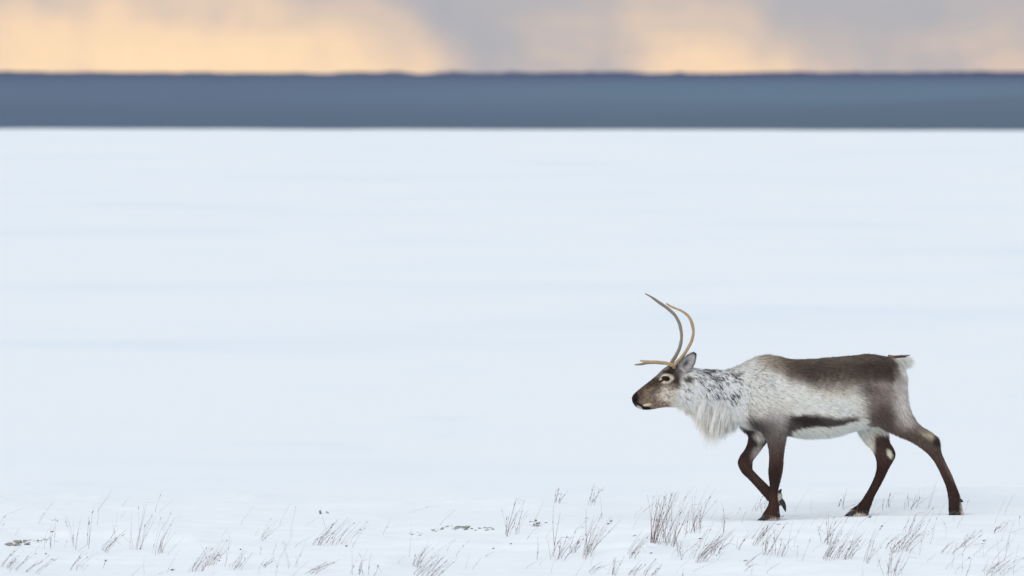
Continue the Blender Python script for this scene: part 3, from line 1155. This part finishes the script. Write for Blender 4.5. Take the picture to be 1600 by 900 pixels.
def build_tail(root):
    """short tail held out, brown above, with a flag of white hair below"""
    P = [W(1388, 559, 0), W(1399, 559, 0), W(1408, 557.5, 0), W(1416, 557.5, 0)]
    v, f = tube(catmull(P, 4), np.interp(np.linspace(0, 1, 13), [0, .5, 1], [.020, .010, .005]), 12)
    c = np.tile(lin((120, 102, 90)), (len(v), 1))
    o = join_py("tail", [(v, f)], M_SKIN, root, [c])
    R, Dr, Nm, L, Cc = [], [], [], [], []
    for i in range(2600):
        t = rnd.random()
        top = rnd.random() < .16
        c0 = np.array(P[0]) + (np.array(P[3]) - np.array(P[0])) * (.25 + .75 * t)
        y = rnd.gauss(0, .020)
        if top:
            d = np.array((1.0, rnd.gauss(0, .12), rnd.gauss(-.02, .10)))
            r = c0 + np.array((0, y * .5, .010))
            col, ln = lin((138, 114, 96)) * rnd.uniform(.6, 1.4), rnd.uniform(.015, .035)
        else:
            d = np.array((.75 - .45 * (1 - t) + rnd.gauss(0, .14), rnd.gauss(0, .2), -.75 + rnd.gauss(0, .22)))
            if rnd.random() < .25:
                d[2] = rnd.gauss(-.15, .15)
            r = c0 + np.array((rnd.uniform(-.01, .01), y, -.006 - .05 * rnd.random() * (1 - t)))
            col, ln = lin((236, 234, 228)) * rnd.uniform(.82, 1.05), rnd.uniform(.035, .08)
        R.append(r)
        Dr.append(d / np.linalg.norm(d))
        nn = np.array((.3, -.6 if y < 0.01 else .6, .35)) + rng.normal(0, .2, 3)
        Nm.append(nn / np.linalg.norm(nn))
        L.append(ln)
        Cc.append(col)
    s = strands("tail_fur", np.array(R), np.array(Dr), np.array(Nm), np.array(L), np.full(len(R), .0011), np.clip(np.array(Cc), 0, .92), o, M_FUR, droop=.1)
    s['kind'] = 'stuff'


def build_reindeer():
    root = bpy.data.objects.new("reindeer", None)
    COL.objects.link(root)
    tag(root, "brown and white reindeer with slender antlers walking left across the snow", "reindeer")
    body = build_body(root)
    build_fur(body)
    build_mane(root, body)
    for s in (-1, 1):
        v, f = ellipsoid(W(1040.3, 591.3, s * .0700), (.0265, .020, .0165), -0.18, 24, 16)
        join_py("eye", [(v, f)], M_EYE, root)
        ear(root, s)
    # far antler reaches highest, near one curls in to meet it
    antler(root, [(1051, 575, .035, .0105), (1050, 566, .045, .0115), (1056, 556, .06, .0105), (1062, 543, .085, .0098), (1065, 527, .11, .0095), (1063, 510, .13, .0095),
                  (1056, 494, .14, .0098), (1046, 484, .14, .0100), (1032, 474, .13, .0092), (1018, 464.5, .115, .0068), (1008, 459, .10, .0032)],
           [(1052, 571, .03, .010), (1044, 568, .035, .0105), (1030, 567, .05, .009), (1012, 567, .055, .0088), (1002, 569.2, .06, .0078), (992, 570, .065, .0045)],
           "greyer antler, its beam reaching highest", (136, 122, 108))
    antler(root, [(1053, 576, -.035, .0115), (1054, 570, -.045, .0125), (1064, 560, -.06, .0112), (1074, 546, -.09, .0098), (1081.5, 530, -.12, .0095), (1083.5, 516, -.14, .0095),
                  (1080, 502, -.15, .0093), (1073.5, 492, -.15, .0088), (1064, 485.5, -.145, .0078), (1052, 480.5, -.13, .0068), (1044, 476.5, -.12, .0058)],
           [(1055, 571.5, -.04, .0115), (1048, 570, -.05, .0115), (1036, 566.5, -.055, .0098), (1022, 565.5, -.055, .0092), (1010, 564.8, -.05, .0085), (1000, 563.5, -.045, .0045)],
           "tan antler, its beam curling in at the top", (172, 146, 112),
           [(1047, 478.3, -.125, .0055), (1043, 475.5, -.12, .0060), (1040.5, 474.3, -.118, .0030)])
    hoof_pair(root, (1204, 812.5), (1182, 815), -.12)
    dewclaw(root, (1214, 800), (1219, 808), -.12)
    hoof_pair(root, (1216.5, 783), (1227, 800), .12)
    dewclaw(root, (1217, 770), (1221, 764), .12)
    hoof_pair(root, (1496, 804.5), (1482, 805), -.11)
    dewclaw(root, (1499, 781), (1505, 784), -.11)
    hoof_pair(root, (1338, 805.5), (1319.5, 807), .115)
    dewclaw(root, (1352, 797), (1357, 804), .115)
    build_tail(root)
    # put the root at the feet without moving the parts
    base = Vector((1.76, 0, 0))
    for ch in root.children:
        ch.matrix_parent_inverse = Matrix.Translation(-base)
    root.location = base


build_reindeer()

# ------------------------------------------------------------------ dry grass
def ground_at(px, py):
    """where the view line through (px, py) meets the snow"""
    ys = np.linspace(-9.0, 6.0, 600)
    X, Z = (px - 800.0) / F, (450.0 - py) / F
    dy = math.cos(PITCH) + Z * math.sin(PITCH)
    dz = -math.sin(PITCH) + Z * math.cos(PITCH)
    t = (ys + D) / dy
    gap = H + dz * t - G(X * t, ys)
    k = np.argmax(gap <= 0)
    if gap[k] > 0:
        k = 430
    return X * t[k], ys[k], float(G(np.array([X * t[k]]), np.array([ys[k]]))[0])


def stem(base, top, bend, r0, seeds, parts, cols, rgb, snapped=None):
    b, t = np.array(base), np.array(top)
    n = 6
    pts = []
    for k in range(n):
        u = k / (n - 1)
        p = b + (t - b) * u
        p = p + np.array((bend * (u * u - u), bend * .3 * (u * u - u), -abs(bend) * .15 * u * u))
        pts.append(p)
    pts[0] = pts[0] - np.array((0, 0, .02))
    main = list(pts)
    if snapped is not None:
        main += [pts[-1] + np.array(snapped) * .5, pts[-1] + np.array(snapped)]
    v, f = tube(main, np.linspace(r0, r0 * .4, len(main)), 4, False)
    parts.append((v, f))
    cols.append(np.tile(rgb, (len(v), 1)))
    for s in range(seeds):
        u = rnd.uniform(.15, 1.0)
        i = min(int(u * (n - 1)), n - 2)
        p = pts[i] + (pts[i + 1] - pts[i]) * (u * (n - 1) - i)
        d = pts[i + 1] - pts[i]
        d = d / np.linalg.norm(d) + np.array((rnd.uniform(-.5, .5), rnd.uniform(-.4, .4), 0))
        L = rnd.uniform(.006, .016)
        q = [p + d * L * a for a in (-.3, 0, .5, 1.0)]
        v, f = tube(q, [.0008, r0 * 1.9, r0 * 1.5, .0005], 4, False)
        parts.append((v, f))
        cols.append(np.tile(rgb * rnd.uniform(.35, .7), (len(v), 1)))


GRASS_RGB = [(142, 126, 130), (152, 138, 138), (130, 118, 126), (160, 142, 132)]


def tuft(bx, by, wid, tx, ty, n, label, jit=.35, thick=1.0, seeds=.6, dep=.25, group="dry grass tufts poking through the snow", curve=0.0, rgb=None):
    """one clump of dry stalks; every stalk is a part with its seeds"""
    gx0, gy0, gz0 = ground_at(bx, by)
    root = bpy.data.objects.new("grass_tuft", None)
    root.empty_display_size = .05
    COL.objects.link(root)
    root.location = (gx0, gy0, gz0)
    sc = 250.0 * D / (D + gy0)
    O = np.array((gx0, gy0, gz0))
    for i in range(n):
        parts, cols = [], []
        x = gx0 + rnd.uniform(-.5, .5) * wid / sc
        y = gy0 + rnd.uniform(-.5, .5) * dep
        z = float(G(np.array([x]), np.array([y]))[0])
        k = rnd.uniform(.45, 1.12) if n > 2 else rnd.uniform(.9, 1.0)
        dzz = max((by - ty) / sc * k, .02)
        dx = (tx - bx) / sc * k + rnd.gauss(0, (.15 if n > 24 else .25) if n > 3 else .10) * dzz
        c = lin(rgb or rnd.choice(GRASS_RGB)) * rnd.uniform(.55, 1.3)
        sd = int(rnd.random() < seeds) + int(rnd.random() < seeds * .5)
        snap = (rnd.uniform(.01, .05), 0, rnd.uniform(-.05, .01)) if rnd.random() < .15 and n > 3 else None
        stem(np.array((x, y, z)) - O, np.array((x + dx, y + rnd.gauss(0, .03), z + dzz)) - O, rnd.gauss(curve, .024), (.00098 if bx < 800 else .00112) * thick * rnd.uniform(.55, 1.25), sd, parts, cols, c, snap)
        join_py("stem", parts, M_GRASS, root, cols)
    tag(root, label, "grass tuft", group)
    return root


TUFTS = [  # base x, base y, width, top x, top y, stems, label
    (12, 889, 26, 36, 860, 13, "dense leaning grass clump in the lower left corner of the snow"),
    (80, 856, 5, 84, 814, 3, "short dark grass stem beside the bare soil patch at left"),
    (117, 857, 9, 122, 790, 5, "tall upright grass stems, second group in from the left edge"),
    (137, 855, 5, 149, 790, 3, "thin dark grass stalk leaning slightly right, near the left side"),
    (164, 861, 14, 192, 828, 8, "slanting crossed grass stalks between two upright groups at left"),
    (215, 858, 14, 225, 792, 8, "upright open grass group, rightmost of the tall ones at left"),
    (244, 866, 16, 268, 814, 9, "leaning grass tuft with two dark seeded stalks at left"),
    (302, 894, 26, 328, 852, 16, "wide grass clump leaning right at the bottom left"),
    (328, 884, 16, 352, 848, 12, "grass clump just right of the wide leaning one at bottom left"),
    (116, 890, 16, 140, 864, 7, "low grass tuft below the upright stems at left"),
    (50, 895, 24, 84, 870, 7, "sparse flattened grass stalks along the bottom left edge"),
    (366, 887, 20, 388, 856, 11, "small dark-footed grass tuft left of the bottom centre"),
    (414, 886, 12, 432, 868, 6, "tiny grass tuft with a dark foot between larger left tufts"),
    (510, 850, 48, 546, 812, 22, "broad feathery grass clump leaning right beneath the dry seed head"),
    (408, 842, 10, 440, 814, 6, "slender grass stalks standing left of the feathery clump"),
    (482, 897, 20, 518, 878, 9, "grass stalks lying almost flat at the bottom edge"),
    (566, 899, 46, 576, 864, 9, "row of upright grass stalks at the bottom edge left of centre"),
    (453, 888, 3, 443, 842, 2, "single grass stalk leaning left against all the others"),
    (648, 886, 14, 676, 842, 12, "dark grass tuft leaning right below the middle soil strip"),
    (662, 900, 40, 692, 870, 20, "thick grass clump at the bottom edge below the middle soil strip"),
    (800, 835, 26, 814, 782, 13, "airy grass tuft standing left of the green sprig"),
    (866, 786, 14, 875, 760, 7, "short grass tuft on the crest of the bank above the green sprig"),
    (924, 788, 14, 934, 757, 6, "short dark grass tuft on the crest ahead of the reindeer"),
    (866, 858, 3, 867, 796, 2, "lone straight grass stalk right of the green sprig"),
    (870, 874, 24, 884, 838, 13, "grass tuft at the foot of the lone straight stalk"),
    (916, 868, 13, 944, 802, 18, "tall dark grass tuft fanning right, midway to the reindeer"),
    (895, 864, 12, 926, 820, 8, "slanting grass stalks leaning into the tall fanned tuft"),
    (920, 898, 10, 948, 879, 4, "few arched grass stalks at the bottom edge below the fanned tuft"),
    (955, 897, 14, 968, 868, 8, "small grass tuft at the bottom edge left of the reindeer"),
    (839, 874, 3, 840, 838, 1, "short single grass stalk below the green sprig"),
    (1023, 848, 16, 1040, 772, 28, "densest dark reddish grass clump in front of the reindeer"),
    (1047, 852, 26, 1064, 774, 20, "tall open grass clump right beside the densest one"),
    (1082, 832, 26, 1090, 782, 17, "thin upright grass stalks behind the dense clumps"),
    (1064, 873, 10, 1060, 812, 5, "grass stalks spreading in a V below the dense clumps"),
    (990, 872, 22, 1016, 838, 10, "grass tuft leaning right toward the dense clump"),
    (1092, 876, 20, 1130, 830, 18, "wide grass tuft slanting right, below and left of the near front hoof"),
    (1128, 831, 5, 1131, 768, 3, "tall lone grass stem standing left of the front legs"),
    (1116, 866, 20, 1140, 832, 10, "grass tuft behind the wide slanting one by the front legs"),
    (1153, 859, 4, 1164, 828, 4, "three grass stalks just left below the near front hoof"),
    (1182, 848, 20, 1206, 814, 15, "grass tuft right in front of the near front hoof"),
    (1198, 866, 14, 1213, 824, 10, "grass tuft below the near front hoof, right of the hoof tuft"),
    (1216, 869, 14, 1226, 840, 8, "small seeded grass tuft right below the front hooves"),
    (1186, 798, 16, 1192, 774, 8, "short grass tuft behind the raised front leg"),
    (1000, 899, 44, 1024, 872, 12, "loose grass tuft at the bottom edge under the dense clump"),
    (1160, 886, 14, 1182, 868, 5, "twiggy low grass bunch near the bottom edge under the front hooves"),
    (1290, 850, 14, 1304, 806, 10, "tall faint grass stalks under the belly of the reindeer"),
    (1308, 873, 46, 1334, 830, 34, "broad tangled grass clump in front of the far hind hoof"),
    (1314, 795, 10, 1316, 768, 6, "grass stalks standing left of the far hind hoof"),
    (1384, 795, 12, 1388, 772, 6, "small grass tuft on the crest between the hind legs"),
    (1424, 794, 24, 1442, 764, 9, "grass tuft on the crest left of the near hind hoof"),
    (1400, 861, 36, 1428, 826, 24, "dense slanting grass clump below the gap between the hind legs"),
    (1420, 836, 20, 1438, 792, 10, "tall thin grass stalks between the hind hooves"),
    (1352, 878, 10, 1374, 826, 7, "slim leaning grass tuft between the two clumps under the hind legs"),
    (1392, 899, 30, 1400, 856, 16, "upright grass clump at the bottom edge under the hind legs"),
    (1500, 863, 8, 1532, 832, 6, "long slanted grass stalks below and right of the near hind hoof"),
    (1546, 898, 26, 1584, 868, 14, "grass clump leaning right in the lower right corner"),
    (1478, 862, 24, 1494, 844, 7, "low grass wisps below the near hind hoof"),
    (1506, 897, 3, 1508, 862, 2, "single upright grass stalk at the bottom edge near the right corner"),
    (1556, 831, 14, 1572, 812, 6, "small grass tuft with a dark head near the right edge"),
]
for i, t in enumerate(TUFTS):
    tuft(*t, thick=1.0, rgb=(132, 100, 92) if 'reddish' in t[6] else None)


def scattered():
    """thin single stems between the tufts"""
    parts, cols = [], []
    for i in range(300):
        px = rnd.uniform(-40, 1640)
        py = rnd.uniform(792, 905)
        dens = .35 + .65 * ss(np.array(px), 850, 1050)
        if px < 420:
            dens = .6
        if rnd.random() > dens:
            continue
        gx, gy, gz = ground_at(px, py)
        L = rnd.uniform(.04, .20)
        a = rnd.gauss(.55, .35)
        top = (gx + L * math.sin(a), gy + rnd.gauss(0, .03), gz + L * abs(math.cos(a)))
        c = lin(rnd.choice(GRASS_RGB)) * rnd.uniform(.8, 1.4)
        stem((gx, gy, gz), top, rnd.gauss(0, .025), .0009 * rnd.uniform(.6, 1.1), int(rnd.random() < .3), parts, cols, c)
    # bits of seed and leaf litter on the crust
    for i in range(30):
        px, py = rnd.uniform(0, 1600), rnd.uniform(803, 892)
        gx, gy, gz = ground_at(px, py)
        L = rnd.uniform(.006, .03)
        a = rnd.gauss(0, .5)
        q = [(gx + L * u * math.cos(a), gy + L * u * math.sin(a), gz + .003 + .004 * u) for u in (0, .4, 1)]
        v, f = tube(q, [.001, rnd.uniform(.002, .005), .001], 5, True)
        parts.append((v, f))
        cols.append(np.tile(lin((96, 84, 80)) * rnd.uniform(.5, 1.2), (len(v), 1)))
    o = join_py("grass_stems", parts, M_GRASS, None, cols)
    tag(o, "thin dry grass stems and seed litter scattered over the snowy bank", "grass", kind='stuff')


scattered()


def blob(c, r, seed):
    v, f = ellipsoid((0, 0, 0), (1, 1, 1), 0, 10, 6)
    k = 1 + .45 * fbm(v * 1.3 + seed * 7.7, 2, 161)
    v = v * k[:, None] * np.array(r) + np.array(c)
    return v, f


def soil_patch(name, spots, label):
    """clods and pebbles left bare by the wind, half sunk in the snow"""
    parts = []
    gx0, gy0, gz0 = ground_at(*spots[0][:2])
    for k, (px, py, spread, n, size) in enumerate(spots):
        for i in range(int(n * 2.2)):
            gx, gy, gz = ground_at(px + rnd.gauss(0, spread), py + rnd.gauss(0, 1.5))
            s = size * rnd.uniform(.2, .75)
            v, f = blob((gx - gx0, gy - gy0 + rnd.uniform(-.03, .03), gz - gz0 - s * .1), (s * rnd.uniform(1, 2.2), s * rnd.uniform(1, 2), s * .6), k * 50 + i)
            parts.append((v, f))
    o = join_py(name, parts, M_SOIL)
    o.location = (gx0, gy0, gz0)
    tag(o, label, "soil", kind='stuff')
    return o


soil_patch("soil_patch", [(20, 851, 8, 10, .017), (32, 847, 8, 10, .015), (66, 846, 4, 5, .009), (92, 845, 4, 3, .006), (84, 814, 5, 5, .007)],
           "bare patch of dark soil showing through snow at the left edge")
soil_patch("soil_patch", [(644, 832, 2, 2, .007), (655, 834, 3, 3, .007), (680, 829, 4, 6, .009), (692, 826, 4, 6, .008), (712, 826, 5, 7, .008), (727, 825, 5, 8, .012), (748, 826, 4, 4, .009), (758, 826, 5, 8, .011), (766, 825, 2, 3, .009)],
           "thin dark strip of bare soil in the snow left of the green sprig")

def seed_head():
    gx, gy, gz = ground_at(500, 803)
    root = bpy.data.objects.new("seed_head", None)
    COL.objects.link(root)
    root.location = (gx, gy, gz)
    for i, (dx, dz, r) in enumerate([(0, .012, .009), (.004, .004, .007), (.042, .010, .006), (.050, .004, .007)]):
        v, f = blob((dx, 0, dz), (r * .8, r * .8, r * 1.1), 300 + i)
        join_py("seed", [(v, f)], M_SOIL, root)
    tag(root, "small dark dry seed head lying on the crest of the bank", "seed head")


seed_head()


def sprig():
    gx, gy, gz = ground_at(840, 822)
    root = bpy.data.objects.new("green_sprig", None)
    COL.objects.link(root)
    root.location = (gx, gy, gz)
    for i in range(26):
        a, l = rnd.uniform(0, 2 * math.pi), rnd.uniform(.012, .026)
        c = np.array((rnd.gauss(-.004, .016), rnd.gauss(0, .012), abs(rnd.gauss(.012, .010))))
        d = np.array((math.cos(a), math.sin(a), rnd.uniform(.0, .7)))
        s = np.cross(d, (0, 0, 1.0))
        s /= np.linalg.norm(s)
        w = l * .3
        up = np.array((0, 0, .002))
        v = np.array([c, c + d * l * .5 + s * w, c + d * l, c + d * l * .5 - s * w, c + d * l * .5 - up])
        col = np.tile(lin(rnd.choice([(92, 96, 62), (120, 112, 80), (70, 72, 54), (150, 120, 112)])), (5, 1))
        join_py("leaf", [(v, [(0, 1, 4), (1, 2, 4), (2, 3, 4), (3, 0, 4), (0, 3, 2, 1)])], M_LEAF, root, [col])
    tag(root, "small olive green leafy sprig poking out of the snow", "plant")


sprig()
